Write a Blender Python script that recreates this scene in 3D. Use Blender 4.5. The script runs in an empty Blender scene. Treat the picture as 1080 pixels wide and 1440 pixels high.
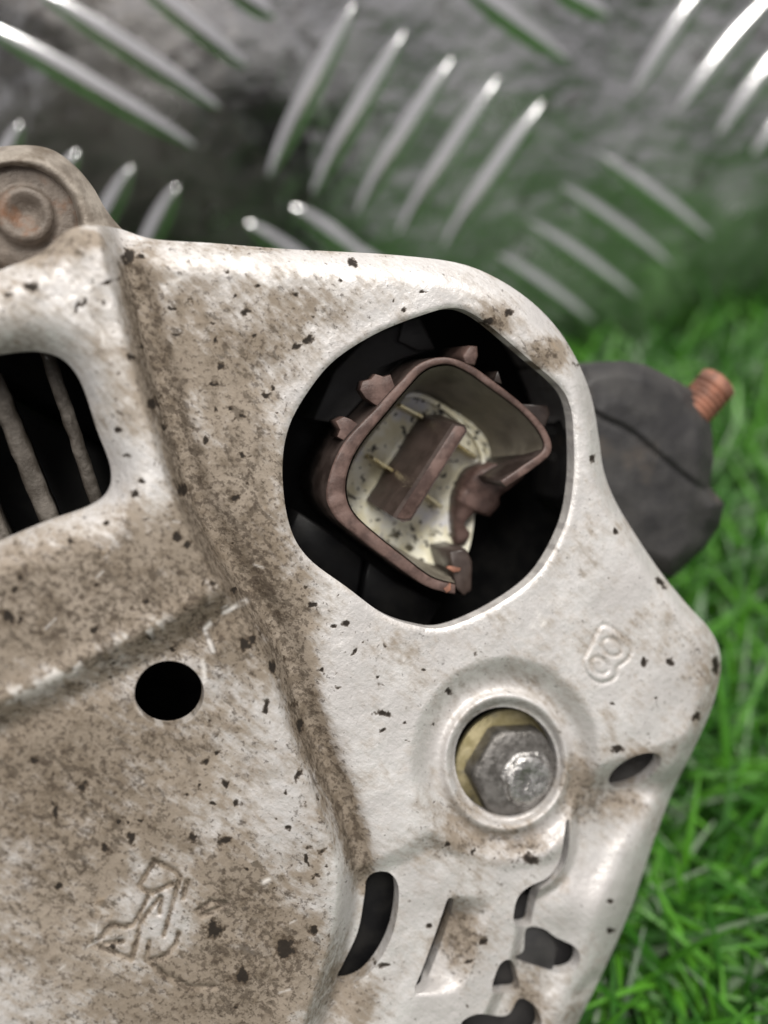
import bpy, math, random
import numpy as np
from mathutils import Matrix, Vector

random.seed(7)
RNG = np.random.default_rng(11)
SC = bpy.context.scene
COL = SC.collection

# ------------------------------------------------------------------ camera
CAM_H = 0.2060                        # camera height above the ground (m)
PITCH, ROLL = math.radians(46), math.radians(4)
DIST = 0.14                          # lens to the cover plate
FPX = 1512.0                         # focal length in photo pixels (1080 wide)
_u0 = Vector((0, math.sin(PITCH), math.cos(PITCH)))
_x0 = Vector((1, 0, 0))
CX = _x0 * math.cos(ROLL) - _u0 * math.sin(ROLL)
CY = _x0 * math.sin(ROLL) + _u0 * math.cos(ROLL)
CZ = CX.cross(CY)
CAM_M = Matrix(((CX.x, CY.x, CZ.x, 0), (CX.y, CY.y, CZ.y, 0), (CX.z, CY.z, CZ.z, CAM_H), (0, 0, 0, 1)))
cam_d = bpy.data.cameras.new('camera')
cam = bpy.data.objects.new('camera', cam_d)
COL.objects.link(cam)
cam.matrix_world = CAM_M
cam_d.sensor_fit = 'HORIZONTAL'
cam_d.sensor_width = 36.0
cam_d.lens = 36.0 * FPX / 1080.0
cam_d.clip_start = 0.01
cam_d.clip_end = 50
cam_d.dof.use_dof = True
cam_d.dof.focus_distance = 0.139
cam_d.dof.aperture_fstop = 12.5
SC.camera = cam

# ------------------------------------------------------------------ light
w = bpy.data.worlds.new('World')
SC.world = w
w.use_nodes = True
w.node_tree.nodes['Background'].inputs[0].default_value = (0.99, 0.955, 0.965, 1)
w.node_tree.nodes['Background'].inputs[1].default_value = 0.40


def area_lamp(name, cpos, target, size, energy, color):
    ld = bpy.data.lights.new(name, 'AREA')
    ld.shape = 'RECTANGLE'
    ld.size, ld.size_y = size
    ld.energy = energy
    ld.color = color
    o = bpy.data.objects.new(name, ld)
    COL.objects.link(o)
    p = CAM_M @ Vector(cpos)
    t = CAM_M @ Vector(target)
    o.location = p
    o.rotation_euler = (t - p).to_track_quat('-Z', 'Y').to_euler()
    return o


area_lamp('key_lamp', (0.10, 0.54, 0.56), (0, 0, -0.14), (1.1, 0.20), 15.5, (1.0, 0.965, 0.91))  # overhead light, stretched long to put highlights on the tread bars
SC.view_settings.view_transform = 'Standard'
SC.view_settings.look = 'None'
SC.view_settings.exposure = 0.0
SC.view_settings.gamma = 1.0
SC.render.engine = 'CYCLES'
SC.cycles.use_denoising = True
SC.cycles.max_bounces = 6

# ------------------------------------------------------------------ frames
TILT, TPHI = math.radians(18), math.radians(-20)
nA = np.array([math.sin(TILT) * math.cos(TPHI), math.sin(TILT) * math.sin(TPHI), math.cos(TILT)])
eX = np.array([1.0, 0, 0]) - nA[0] * nA
eX /= np.linalg.norm(eX)
eY = np.cross(nA, eX)
X0 = np.array([0, 0, -DIST])
MM = 0.001
PX = DIST / FPX                      # metres per photo pixel at the cover


def P(px, py, h):
    """photo pixel + height above the cover plane (mm) -> alternator frame (m)"""
    px = np.asarray(px, float)
    py = np.asarray(py, float)
    h = np.broadcast_to(np.asarray(h, float) * MM, px.shape)
    d = np.stack([(px - 540) / FPX, (720 - py) / FPX, -np.ones_like(px)], -1)
    t = (h + nA @ X0) / (d @ nA)
    q = d * t[..., None] - X0
    return np.stack([q @ eX, q @ eY, h], -1)


ALT_M = CAM_M @ Matrix(((eX[0], eY[0], nA[0], X0[0]), (eX[1], eY[1], nA[1], X0[1]),
                        (eX[2], eY[2], nA[2], X0[2]), (0, 0, 0, 1)))

# ------------------------------------------------------------------ numpy helpers


def sstep(a, b, x):
    t = np.clip((x - a) / (b - a), 0, 1)
    return t * t * (3 - 2 * t)


def vnoise(x, y, scale, seed):
    r = np.random.default_rng(seed)
    g = r.random((128, 128))
    u, v = x / scale + 40, y / scale + 40
    iu, iv = np.floor(u).astype(int), np.floor(v).astype(int)
    fu, fv = u - iu, v - iv
    fu, fv = fu * fu * (3 - 2 * fu), fv * fv * (3 - 2 * fv)
    a = g[iu % 128, iv % 128]; b = g[(iu + 1) % 128, iv % 128]
    c = g[iu % 128, (iv + 1) % 128]; d = g[(iu + 1) % 128, (iv + 1) % 128]
    return (a * (1 - fu) + b * fu) * (1 - fv) + (c * (1 - fu) + d * fu) * fv


def fbm(x, y, scale, seed, oct=4):
    s, amp, tot = 0, 1.0, 0
    for k in range(oct):
        s = s + amp * vnoise(x, y, scale / 2 ** k, seed + k)
        tot += amp
        amp *= 0.55
    return s / tot


def spline(pts, closed=True, n=6):
    p = np.asarray(pts, float)
    m = len(p)
    out = []
    rng = range(m) if closed else range(m - 1)
    for i in rng:
        if closed:
            a, b, c, d = p[(i - 1) % m], p[i], p[(i + 1) % m], p[(i + 2) % m]
        else:
            a, b, c, d = p[max(i - 1, 0)], p[i], p[i + 1], p[min(i + 2, m - 1)]
        for k in range(n):
            t = k / n
            out.append(0.5 * (2 * b + (c - a) * t + (2 * a - 5 * b + 4 * c - d) * t ** 2 + (3 * b - a - 3 * c + d) * t ** 3))
    if not closed:
        out.append(p[-1])
    return np.array(out)


def seg_dist(x, y, pts, closed):
    """unsigned distance to a polyline, and index-free nearest side sign (left of travel > 0)"""
    n = len(pts)
    best = np.full(x.shape, 1e9)
    side = np.zeros(x.shape)
    for i in range(n if closed else n - 1):
        ax, ay = pts[i]
        bx, by = pts[(i + 1) % n]
        dx, dy = bx - ax, by - ay
        L2 = dx * dx + dy * dy
        if L2 < 1e-9:
            continue
        t = np.clip(((x - ax) * dx + (y - ay) * dy) / L2, 0, 1)
        ex, ey = x - ax - t * dx, y - ay - t * dy
        d = ex * ex + ey * ey
        m = d < best
        best = np.where(m, d, best)
        side = np.where(m, dx * (y - ay) - dy * (x - ax), side)
    return np.sqrt(best), side


def poly_sd(x, y, pts, pad=90):
    """signed distance to a closed polygon, + inside; far outside a bounding box = -pad"""
    out = np.full(x.shape, -float(pad))
    lo, hi = pts.min(0) - pad, pts.max(0) + pad
    m = (x > lo[0]) & (x < hi[0]) & (y > lo[1]) & (y < hi[1])
    xs, ys = x[m], y[m]
    d, _ = seg_dist(xs, ys, pts, True)
    ins = np.zeros(xs.shape, bool)
    n = len(pts)
    for i in range(n):
        ax, ay = pts[i]
        bx, by = pts[(i + 1) % n]
        if ay == by:
            continue
        c = ((ay > ys) != (by > ys)) & (xs < (bx - ax) * (ys - ay) / (by - ay) + ax)
        ins ^= c
    out[m] = np.where(ins, d, -d)
    return out


def ellipse(cx, cy, a, b, ang=0, n=40):
    t = np.linspace(0, 2 * math.pi, n, endpoint=False)
    c, s = math.cos(math.radians(ang)), math.sin(math.radians(ang))
    return np.stack([cx + a * np.cos(t) * c - b * np.sin(t) * s, cy + a * np.cos(t) * s + b * np.sin(t) * c], -1)

# ------------------------------------------------------------------ mesh helpers


def new_obj(name, me, mat, parent=None):
    o = bpy.data.objects.new(name, me)
    if mat is not None and len(me.materials) == 0:
        me.materials.append(mat)
    COL.objects.link(o)
    if parent is not None:
        o.parent = parent
    return o


def mesh(name, verts, faces, mat, parent=None, smooth=True):
    me = bpy.data.meshes.new(name)
    me.from_pydata([tuple(v) for v in verts], [], [tuple(int(i) for i in f) for f in faces])
    me.validate()
    if smooth:
        me.polygons.foreach_set('use_smooth', [True] * len(me.polygons))
    me.update()
    return new_obj(name, me, mat, parent)


def quad_mesh(name, verts, quads, mat, parent=None, attrs=None, flat_from=None):
    me = bpy.data.meshes.new(name)
    nv, nq = len(verts), len(quads)
    me.vertices.add(nv)
    me.vertices.foreach_set('co', np.asarray(verts, np.float32).ravel())
    me.loops.add(nq * 4)
    me.loops.foreach_set('vertex_index', np.asarray(quads, np.int32).ravel())
    me.polygons.add(nq)
    me.polygons.foreach_set('loop_start', np.arange(nq, dtype=np.int32) * 4)
    me.polygons.foreach_set('loop_total', np.full(nq, 4, np.int32))
    me.update(calc_edges=True)
    me.polygons.foreach_set('use_smooth', np.ones(nq, bool))
    for k, v in (attrs or {}).items():
        a = me.attributes.new(k, 'FLOAT', 'POINT')
        a.data.foreach_set('value', np.asarray(v, np.float32))
    return new_obj(name, me, mat, parent)


def relief(name, outline, holes, hfun, step, mat, parent, skirt=6.0, hole_skirt=1.3, attrfun=None):
    """pressed-metal sheet: a dense height field clipped by an outline and holes, with real cut edges"""
    lo, hi = outline.min(0) - 3 * step, outline.max(0) + 3 * step
    gx = np.arange(lo[0], hi[0], step)
    gy = np.arange(lo[1], hi[1], step)
    x, y = np.meshgrid(gx, gy)

    def sdf(xx, yy):
        o = poly_sd(xx, yy, outline, 5000)
        hmax = np.full(xx.shape, -90.0)
        for hpoly in holes:
            hmax = np.maximum(hmax, poly_sd(xx, yy, hpoly, 24))
        return np.minimum(o, -hmax), o
    s, o = sdf(x, y)
    ins = s > 0
    g1, g0 = np.gradient(s, step)
    near = np.zeros_like(ins)
    for dy in (-1, 0, 1):
        for dx in (-1, 0, 1):
            near |= np.roll(np.roll(ins, dy, 0), dx, 1)
    near &= ~ins
    gl = np.hypot(g0, g1) + 1e-6
    mx = np.where(near, x - s * g0 / gl, x)
    my = np.where(near, y - s * g1 / gl, y)
    valid = ins | near
    cell = valid[:-1, :-1] & valid[1:, :-1] & valid[:-1, 1:] & valid[1:, 1:]
    anyin = ins[:-1, :-1] | ins[1:, :-1] | ins[:-1, 1:] | ins[1:, 1:]
    cell &= anyin
    idx = np.full(x.shape, -1)
    used = np.zeros_like(ins)
    used[:-1, :-1] |= cell; used[1:, :-1] |= cell; used[:-1, 1:] |= cell; used[1:, 1:] |= cell
    idx[used] = np.arange(used.sum())
    ux, uy = mx[used], my[used]
    so = poly_sd(ux, uy, outline, 5000)
    h = hfun(ux, uy, so)
    v = P(ux, uy, h)
    q = np.stack([idx[1:, :-1][cell], idx[1:, 1:][cell], idx[:-1, 1:][cell], idx[:-1, :-1][cell]], -1)
    # boundary edges -> wall
    e = np.concatenate([q[:, [0, 1]], q[:, [1, 2]], q[:, [2, 3]], q[:, [3, 0]]])
    key = np.sort(e, 1)
    code = key[:, 0].astype(np.int64) * len(v) + key[:, 1]
    u, inv, cnt = np.unique(code, return_inverse=True, return_counts=True)
    be = e[cnt[inv] == 1]
    bv = np.unique(be)
    remap = np.full(len(v), -1)
    remap[bv] = np.arange(len(bv))
    top = v[bv].copy()
    bot = top.copy()
    dep = np.where(np.abs(so[bv]) < step * 0.9, skirt, hole_skirt)
    bot[:, 2] -= dep * MM
    n0 = len(v)
    vv = np.concatenate([v, top, bot])
    nb = len(bv)
    wq = np.stack([n0 + remap[be[:, 1]], n0 + remap[be[:, 0]], n0 + nb + remap[be[:, 0]], n0 + nb + remap[be[:, 1]]], -1)
    attrs = {}
    if attrfun:
        for k, a in attrfun(ux, uy, so).items():
            ab = a[bv]
            attrs[k] = np.concatenate([a, ab, ab])
    return quad_mesh(name, vv, np.concatenate([q, wq]), mat, parent, attrs)


def offset_poly(p, d):
    """shift a closed outline inward by d pixels (either winding)"""
    p = np.asarray(p, float)
    a = np.roll(p, 1, 0)
    b = np.roll(p, -1, 0)
    t = b - a
    t /= np.linalg.norm(t, axis=1)[:, None] + 1e-9
    n = np.stack([-t[:, 1], t[:, 0]], -1)
    area = 0.5 * np.sum(p[:, 0] * b[:, 1] - b[:, 0] * p[:, 1])
    return p + n * d * (1 if area > 0 else -1)


def prism(name, outline, h_top, h_bot, mat, parent, bevel=4.0, dome=0.0):
    """solid with the traced outline: bevelled top edge, straight walls in the alternator frame"""
    o = np.asarray(outline, float)
    n = len(o)
    wall = P(o[:, 0], o[:, 1], h_top - bevel * PX / MM)
    base = wall.copy()
    base[:, 2] = h_bot * MM
    o2 = offset_poly(o, bevel * 0.4)
    mid = P(o2[:, 0], o2[:, 1], h_top - bevel * 0.3 * PX / MM)
    o3 = offset_poly(o, bevel)
    rim = P(o3[:, 0], o3[:, 1], h_top)
    c = rim.mean(0)[None]
    c[0, 2] += dome * MM
    v = np.concatenate([base, wall, mid, rim, c])
    f = []
    for r in range(3):
        for i in range(n):
            j = (i + 1) % n
            f.append((r * n + i, r * n + j, (r + 1) * n + j, (r + 1) * n + i))
    for i in range(n):
        f.append((3 * n + i, 3 * n + (i + 1) % n, 4 * n))
    f.append(tuple(range(n))[::-1])
    ob = mesh(name, v, f, mat, parent)
    fix_normals(ob)
    return ob


def loft(name, top, h_top, bot, h_bot, mat, parent, cap=True, closed=True, smooth=False):
    """straight faces between two traced outlines at two heights"""
    a, b = np.asarray(top, float), np.asarray(bot, float)
    n = len(a)
    v = np.concatenate([P(b[:, 0], b[:, 1], h_bot), P(a[:, 0], a[:, 1], h_top)])
    f = [(i, (i + 1) % n, n + (i + 1) % n, n + i) for i in range(n if closed else n - 1)]
    if cap:
        f += [tuple(range(n, 2 * n)), tuple(range(n))[::-1]]
    ob = mesh(name, v, f, mat, parent, smooth)
    fix_normals(ob)
    return ob


def fix_normals(ob):
    import bmesh
    bm = bmesh.new()
    bm.from_mesh(ob.data)
    bmesh.ops.recalc_face_normals(bm, faces=bm.faces)
    bm.to_mesh(ob.data)
    bm.free()


def strip_wall(name, inner, outer, h_top, h_bot, mat, parent, rnd=0.35, jag=0.0, seed=1, smooth=True, wall_mat=None):
    """open moulded wall following paired inner / outer traces, rounded worn top"""
    inn, out = np.asarray(inner, float), np.asarray(outer, float)
    n = len(inn)
    r = np.random.default_rng(seed)
    jj = r.normal(0, jag, n)
    ht = np.broadcast_to(np.asarray(h_top, float), (n,)) + jj
    rows = []
    a = P(inn[:, 0], inn[:, 1], ht - rnd); ab = a.copy(); ab[:, 2] = h_bot * MM
    b = P(out[:, 0], out[:, 1], ht - rnd); bb = b.copy(); bb[:, 2] = h_bot * MM
    m1 = inn * .82 + out * .18
    m2 = inn * .5 + out * .5
    m3 = inn * .18 + out * .82
    rows = [ab, a, P(m1[:, 0], m1[:, 1], ht - rnd * .25), P(m2[:, 0], m2[:, 1], ht), P(m3[:, 0], m3[:, 1], ht - rnd * .25), b, bb]
    k = len(rows)
    v = np.concatenate(rows)
    f = []
    for s in range(k):
        t = (s + 1) % k
        for i in range(n - 1):
            f.append((s * n + i, s * n + i + 1, t * n + i + 1, t * n + i))
    f.append(tuple(s * n for s in range(k)))
    f.append(tuple(s * n + n - 1 for s in range(k))[::-1])
    ob = mesh(name, v, f, mat, parent, smooth)
    fix_normals(ob)
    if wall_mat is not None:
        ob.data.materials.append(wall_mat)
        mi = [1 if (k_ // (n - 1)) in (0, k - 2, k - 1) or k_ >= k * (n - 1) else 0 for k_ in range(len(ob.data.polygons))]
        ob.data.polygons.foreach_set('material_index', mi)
    return ob


def lathe(name, origin, axis, profile, mat, parent, seg=40, smooth=True, hexa=False, wob=None):
    """turned part: profile of (radius mm, height mm) about an axis in the alternator frame"""
    ax = Vector(axis).normalized()
    t = ax.orthogonal().normalized() if abs(ax.z) < 0.99 else Vector((1, 0, 0))
    b = ax.cross(t)
    v, f = [], []
    for (r, z) in profile:
        for k in range(seg):
            a = 2 * math.pi * k / seg
            rr = r * (wob(a, z) if wob else 1)
            v.append(Vector(origin) + (t * math.cos(a) + b * math.sin(a)) * rr * MM + ax * z * MM)
    n = len(profile)
    for i in range(n - 1):
        for k in range(seg):
            l = (k + 1) % seg
            f.append((i * seg + k, i * seg + l, (i + 1) * seg + l, (i + 1) * seg + k))
    f.append(tuple(range(seg))[::-1])
    f.append(tuple((n - 1) * seg + k for k in range(seg)))
    ob = mesh(name, v, f, mat, parent, smooth)
    fix_normals(ob)
    return ob


def tube(name, pts, rad, mat, parent, seg=8):
    pts = [Vector(p) for p in pts]
    v, f = [], []
    n = len(pts)
    for i, p in enumerate(pts):
        d = (pts[min(i + 1, n - 1)] - pts[max(i - 1, 0)]).normalized()
        a = d.orthogonal().normalized()
        b = d.cross(a)
        r = rad if np.isscalar(rad) else rad[i]
        for k in range(seg):
            t = 2 * math.pi * k / seg
            v.append(p + (a * math.cos(t) + b * math.sin(t)) * r)
    for i in range(n - 1):
        for k in range(seg):
            l = (k + 1) % seg
            f.append((i * seg + k, i * seg + l, (i + 1) * seg + l, (i + 1) * seg + k))
    f.append(tuple(range(seg))[::-1])
    f.append(tuple((n - 1) * seg + k for k in range(seg)))
    ob = mesh(name, v, f, mat, parent)
    fix_normals(ob)
    return ob

# ------------------------------------------------------------------ materials


class NT:
    def __init__(self, name):
        self.m = bpy.data.materials.new(name)
        self.m.use_nodes = True
        self.t = self.m.node_tree
        self.b = self.t.nodes['Principled BSDF']
        self.tc = self.t.nodes.new('ShaderNodeTexCoord')

    def n(self, typ, **kw):
        nd = self.t.nodes.new(typ)
        for k, v in kw.items():
            setattr(nd, k, v)
        return nd

    def put(self, sock, val):
        if hasattr(val, 'is_output'):
            self.t.links.new(val, sock)
        else:
            sock.default_value = val if not isinstance(val, tuple) or len(val) != 3 or sock.type != 'RGBA' else (*val, 1)

    def attr(self, name):
        a = self.n('ShaderNodeAttribute', attribute_name=name)
        return a.outputs['Fac']

    def mapped(self, scale=(1, 1, 1), rot=0.0):
        mp = self.n('ShaderNodeMapping', vector_type='TEXTURE')
        mp.inputs['Scale'].default_value = scale
        mp.inputs['Rotation'].default_value = (0, 0, rot)
        self.t.links.new(self.tc.outputs['Object'], mp.inputs['Vector'])
        return mp.outputs[0]

    def noise(self, scale, detail=4, rough=0.55, vec=None, dist=0.0):
        nd = self.n('ShaderNodeTexNoise')
        nd.inputs['Scale'].default_value = scale
        nd.inputs['Detail'].default_value = detail
        nd.inputs['Roughness'].default_value = rough
        nd.inputs['Distortion'].default_value = dist
        self.t.links.new(vec if vec is not None else self.tc.outputs['Object'], nd.inputs['Vector'])
        return nd.outputs['Fac']

    def ss(self, v, a, b, lo=0.0, hi=1.0):
        r = self.n('ShaderNodeMapRange', interpolation_type='SMOOTHSTEP')
        self.put(r.inputs['Value'], v)
        for k, q in zip(('From Min', 'From Max', 'To Min', 'To Max'), (a, b, lo, hi)):
            r.inputs[k].default_value = q
        return r.outputs['Result']

    def mth(self, op, a, b=0.0, c=0.0, clamp=False):
        r = self.n('ShaderNodeMath', operation=op)
        r.use_clamp = clamp
        self.put(r.inputs[0], a)
        self.put(r.inputs[1], b)
        if op == 'MULTIPLY_ADD':
            self.put(r.inputs[2], c)
        return r.outputs[0]

    def mix(self, fac, a, b):
        r = self.n('ShaderNodeMix', data_type='RGBA')
        self.put(r.inputs[0], fac)
        self.put(r.inputs[6], a)
        self.put(r.inputs[7], b)
        return r.outputs[2]

    def bump(self, h, dist, strength=1.0, normal=None):
        r = self.n('ShaderNodeBump')
        r.inputs['Distance'].default_value = dist
        r.inputs['Strength'].default_value = strength
        self.put(r.inputs['Height'], h)
        if normal is not None:
            self.t.links.new(normal, r.inputs['Normal'])
        return r.outputs[0]

    def set(self, **kw):
        nm = {'color': 'Base Color', 'rough': 'Roughness', 'metal': 'Metallic', 'normal': 'Normal', 'spec': 'Specular IOR Level',
              'coat': 'Coat Weight'}
        for k, v in kw.items():
            self.put(self.b.inputs[nm[k]], v)
        return self.m


def mat_cover():
    t = NT('dirty_aluminium')
    gr, sp, ba = t.attr('grime_shade'), t.attr('spot'), t.attr('bare_pale')
    streak = math.radians(-42)
    n1 = t.noise(230, 7, 0.66)
    n2 = t.noise(900, 5, 0.62, t.mapped((2.2, 0.8, 1), streak))
    n3 = t.noise(520, 6, 0.68)
    n4 = t.noise(1500, 4, 0.6)
    n5 = t.noise(95, 5, 0.6)
    nn = t.mth('ADD', t.mth('MULTIPLY', n1, 0.36), t.mth('ADD', t.mth('MULTIPLY', n2, 0.28), t.mth('MULTIPLY', n5, 0.36)))
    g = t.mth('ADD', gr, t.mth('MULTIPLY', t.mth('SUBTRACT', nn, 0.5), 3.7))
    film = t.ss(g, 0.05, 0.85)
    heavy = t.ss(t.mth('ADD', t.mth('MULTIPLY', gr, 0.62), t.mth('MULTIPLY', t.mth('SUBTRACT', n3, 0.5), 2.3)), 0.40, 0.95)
    pit = t.ss(t.mth('ADD', n4, t.mth('MULTIPLY', gr, 0.17)), 0.67, 0.76)
    n6 = t.noise(760, 5, 0.7, t.mapped((1.5, 0.9, 1), streak))
    fleck = t.ss(t.mth('ADD', n6, t.mth('MULTIPLY', gr, 0.16)), 0.66, 0.74)
    tone = t.mix(t.ss(n5, 0.35, 0.65), (0.565, 0.542, 0.530), (0.70, 0.682, 0.672))
    dirt_shade = t.mix(t.ss(t.noise(60, 4), .4, .62), (0.175, 0.135, 0.093), (0.235, 0.190, 0.143))
    c = t.mix(t.mth('MULTIPLY', film, 0.9), tone, dirt_shade)
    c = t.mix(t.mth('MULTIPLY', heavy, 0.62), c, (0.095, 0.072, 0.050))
    c = t.mix(t.mth('MULTIPLY', pit, 0.65), c, (0.06, 0.045, 0.035))
    c = t.mix(t.mth('MULTIPLY', fleck, 0.6), c, (0.050, 0.038, 0.028))
    c = t.mix(t.ss(t.noise(150, 5, .7), .63, .74, 0, .5), c, (0.30, 0.23, 0.16))
    c = t.mix(ba, c, (0.82, 0.79, 0.76))
    spn = t.ss(t.mth('ADD', sp, t.mth('ADD', t.mth('MULTIPLY', t.mth('SUBTRACT', n3, 0.5), 1.2), t.mth('MULTIPLY', t.mth('SUBTRACT', n4, 0.5), 1.1))), 0.30, 0.86)
    c = t.mix(t.ss(spn, .0, .55, 0, .85), c, (0.075, 0.056, 0.040))
    c = t.mix(t.ss(spn, .45, 1.0, 0, .95), c, (0.022, 0.018, 0.015))
    clean = t.mth('SUBTRACT', 1.0, t.mth('MAXIMUM', film, spn))
    rough = t.mth('MULTIPLY_ADD', clean, -0.27, 0.68)
    brush = t.noise(1300, 3, 0.5, t.mapped((6.0, 0.8, 1), streak))
    hgt = t.mth('ADD', t.mth('MULTIPLY', n3, 1.0), t.mth('ADD', t.mth('MULTIPLY', brush, 0.3), t.mth('MULTIPLY', n4, 0.35)))
    nrm = t.bump(hgt, 0.00025, 0.8)
    nrm = t.bump(t.mth('MULTIPLY', spn, -1.0), 0.00012, 0.6, nrm)
    return t.set(color=c, rough=rough, metal=t.mth('MULTIPLY', clean, 0.34), normal=nrm, spec=t.mth('MULTIPLY_ADD', clean, 0.36, 0.10))


def mat_simple(name, ca, cb, scale, rough=0.5, metal=0.0, lo=0.4, hi=0.6, bump=0.0001, bscale=None, cc=None, cscale=60, clo=.55, chi=.7, spec=.5):
    t = NT(name)
    n = t.noise(scale, 5, 0.6)
    c = t.mix(t.ss(n, lo, hi), ca, cb)
    if cc is not None:
        c = t.mix(t.ss(t.noise(cscale, 4, 0.6), clo, chi), c, cc)
    nb = t.noise(bscale or scale * 1.7, 5, 0.6)
    return t.set(color=c, rough=t.ss(n, 0.3, 0.7, max(rough - .1, .05), rough + .12), metal=metal, normal=t.bump(nb, bump, 0.8), spec=spec)


M_COVER = mat_cover()
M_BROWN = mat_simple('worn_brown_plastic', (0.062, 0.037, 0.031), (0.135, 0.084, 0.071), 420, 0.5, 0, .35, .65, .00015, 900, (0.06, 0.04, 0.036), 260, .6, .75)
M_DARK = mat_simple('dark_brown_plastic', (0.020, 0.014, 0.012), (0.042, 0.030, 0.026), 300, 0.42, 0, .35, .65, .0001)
M_BLOCK = mat_simple('brown_divider', (0.036, 0.025, 0.021), (0.065, 0.046, 0.039), 300, 0.42, 0, .35, .65, .00012)
M_WALLIN = mat_simple('dusty_connector_wall', (0.12, 0.105, 0.082), (0.20, 0.178, 0.140), 260, 0.5, 0, .35, .65, .0001)
M_BLACK = mat_simple('black_plastic', (0.0045, 0.0045, 0.005), (0.010, 0.0095, 0.009), 200, 0.5, 0, .4, .65, .00008, spec=.2)
M_RUBBER = mat_simple('black_rubber', (0.022, 0.021, 0.022), (0.038, 0.036, 0.035), 150, 0.62, 0, .35, .65, .0001, 900, (0.065, 0.052, 0.042), 70, .54, .72)
M_COPPER = mat_simple('orange_copper', (0.15, 0.070, 0.047), (0.31, 0.135, 0.085), 420, 0.6, 0.0, .35, .65, .00008)
M_GOLD = mat_simple('tinned_brass', (0.55, 0.44, 0.20), (0.72, 0.66, 0.45), 600, 0.25, 0.9)
M_ZINC = mat_simple('yellow_zinc', (0.33, 0.28, 0.14), (0.46, 0.40, 0.24), 420, 0.42, 0.55, .35, .65, .0001, 1200, (0.22, 0.20, 0.15), 300)
M_STEEL = mat_simple('dull_steel', (0.105, 0.098, 0.09), (0.20, 0.19, 0.18), 650, 0.42, 0.55, .35, .65, .00025, 1400)
M_STUD = mat_simple('bright_steel', (0.27, 0.26, 0.25), (0.50, 0.49, 0.48), 900, 0.26, 0.85, .35, .65, .0007, 620)
M_RUST = mat_simple('rusty_steel', (0.10, 0.080, 0.064), (0.18, 0.15, 0.125), 300, 0.6, 0.2, .35, .65, .0003, 700, (0.15, 0.075, 0.04), 140, .5, .65)
M_LUG = mat_simple('dirty_cast_aluminium', (0.15, 0.125, 0.10), (0.31, 0.275, 0.235), 260, 0.6, 0.2, .35, .65, .0004, 500, (0.11, 0.085, 0.06), 160, .52, .68)
M_FIN = mat_simple('grimy_fin', (0.06, 0.05, 0.04), (0.17, 0.15, 0.13), 330, 0.55, 0.3, .4, .7, .0003, 700, (0.36, 0.35, 0.33), 420, .64, .74)
M_BODY = mat_simple('dirty_casting', (0.13, 0.115, 0.10), (0.26, 0.24, 0.215), 120, 0.6, 0.3, .35, .65, .0004)


def mat_sealant():
    t = NT('cream_sealant')
    n = t.noise(420, 5, 0.6)
    c = t.mix(t.ss(n, .35, .65), (0.72, 0.67, 0.48), (0.86, 0.84, 0.72))
    c = t.mix(t.ss(t.noise(170, 3), .5, .68), c, (0.70, 0.70, 0.74))
    c = t.mix(t.ss(t.noise(900, 2, .5), .60, .67), c, (0.05, 0.045, 0.035))
    c = t.mix(t.ss(t.noise(330, 3, .5, dist=.4), .62, .70), c, (0.10, 0.085, 0.05))
    return t.set(color=c, rough=0.4, normal=t.bump(t.noise(500, 4), .0004, .8))


M_SEAL = mat_sealant()


def mat_plate():
    t = NT('tread_plate_aluminium')
    n = t.noise(38, 4, .6)
    f = t.noise(520, 4, .6)
    c = t.mix(t.ss(n, .35, .65), (0.62, 0.62, 0.63), (0.80, 0.80, 0.80))
    c = t.mix(t.ss(t.noise(120, 5, .65), .56, .68), c, (0.40, 0.39, 0.38))
    r = t.mth('ADD', t.ss(n, .3, .7, .08, .24), t.mth('MULTIPLY', f, .08))
    wave = t.noise(26, 3, .5)
    nrm = t.bump(wave, .003, .7)
    nrm = t.bump(t.noise(150, 4, .6), .0007, .6, nrm)
    nrm = t.bump(f, .0001, .7, nrm)
    return t.set(color=c, rough=r, metal=1.0, normal=nrm)


M_PLATE = mat_plate()
M_BAR = NT('rubbed_bar_metal').set(color=(0.93, 0.93, 0.94), rough=0.20, metal=1.0)


def mat_grass():
    t = NT('artificial_grass')
    a = t.attr('tone')
    c = t.mix(t.ss(a, 0.0, .55), (0.012, 0.040, 0.008), (0.027, 0.118, 0.010))
    c = t.mix(t.ss(a, .55, .86), c, (0.075, 0.245, 0.018))
    c = t.mix(t.ss(a, .9, .96), c, (0.15, 0.22, 0.13))
    t.set(color=c, rough=.42)
    return t.m


M_GRASS = mat_grass()
M_MAT = mat_simple('turf_backing', (0.010, 0.022, 0.008), (0.02, 0.04, 0.014), 40, .9)

# ------------------------------------------------------------------ ground and grass
YAW, LEAN = math.radians(13), math.radians(12)
TIP = 0.024                           # height of the grass tips
_d = CX * ((940 - 540) / FPX) + CY * ((720 - 415) / FPX) - CZ
_t = (TIP - CAM_H) / _d.z
PL_D = _d.y * _t - _d.x * _t * math.tan(YAW)   # plate foot: where the grass meets it in the picture
print('PL_D', PL_D)
pl_o = Vector((0, PL_D, 0))
pl_x = Vector((math.cos(YAW), math.sin(YAW), 0))
pl_y = Vector((-math.sin(YAW) * math.sin(LEAN), math.cos(YAW) * math.sin(LEAN), math.cos(LEAN)))
pl_n = pl_x.cross(pl_y) * 1.0         # faces the camera
if pl_n.y > 0:
    pl_n = -pl_n
PL_M = Matrix(((pl_x.x, pl_y.x, -pl_n.x, pl_o.x), (pl_x.y, pl_y.y, -pl_n.y, pl_o.y), (pl_x.z, pl_y.z, -pl_n.z, pl_o.z), (0, 0, 0, 1)))

g = mesh('ground', [(-2, -2, -.001), (2, -2, -.001), (2, 2, -.001), (-2, 2, -.001)], [(0, 1, 2, 3)], M_MAT)
g['kind'] = 'structure'


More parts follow.
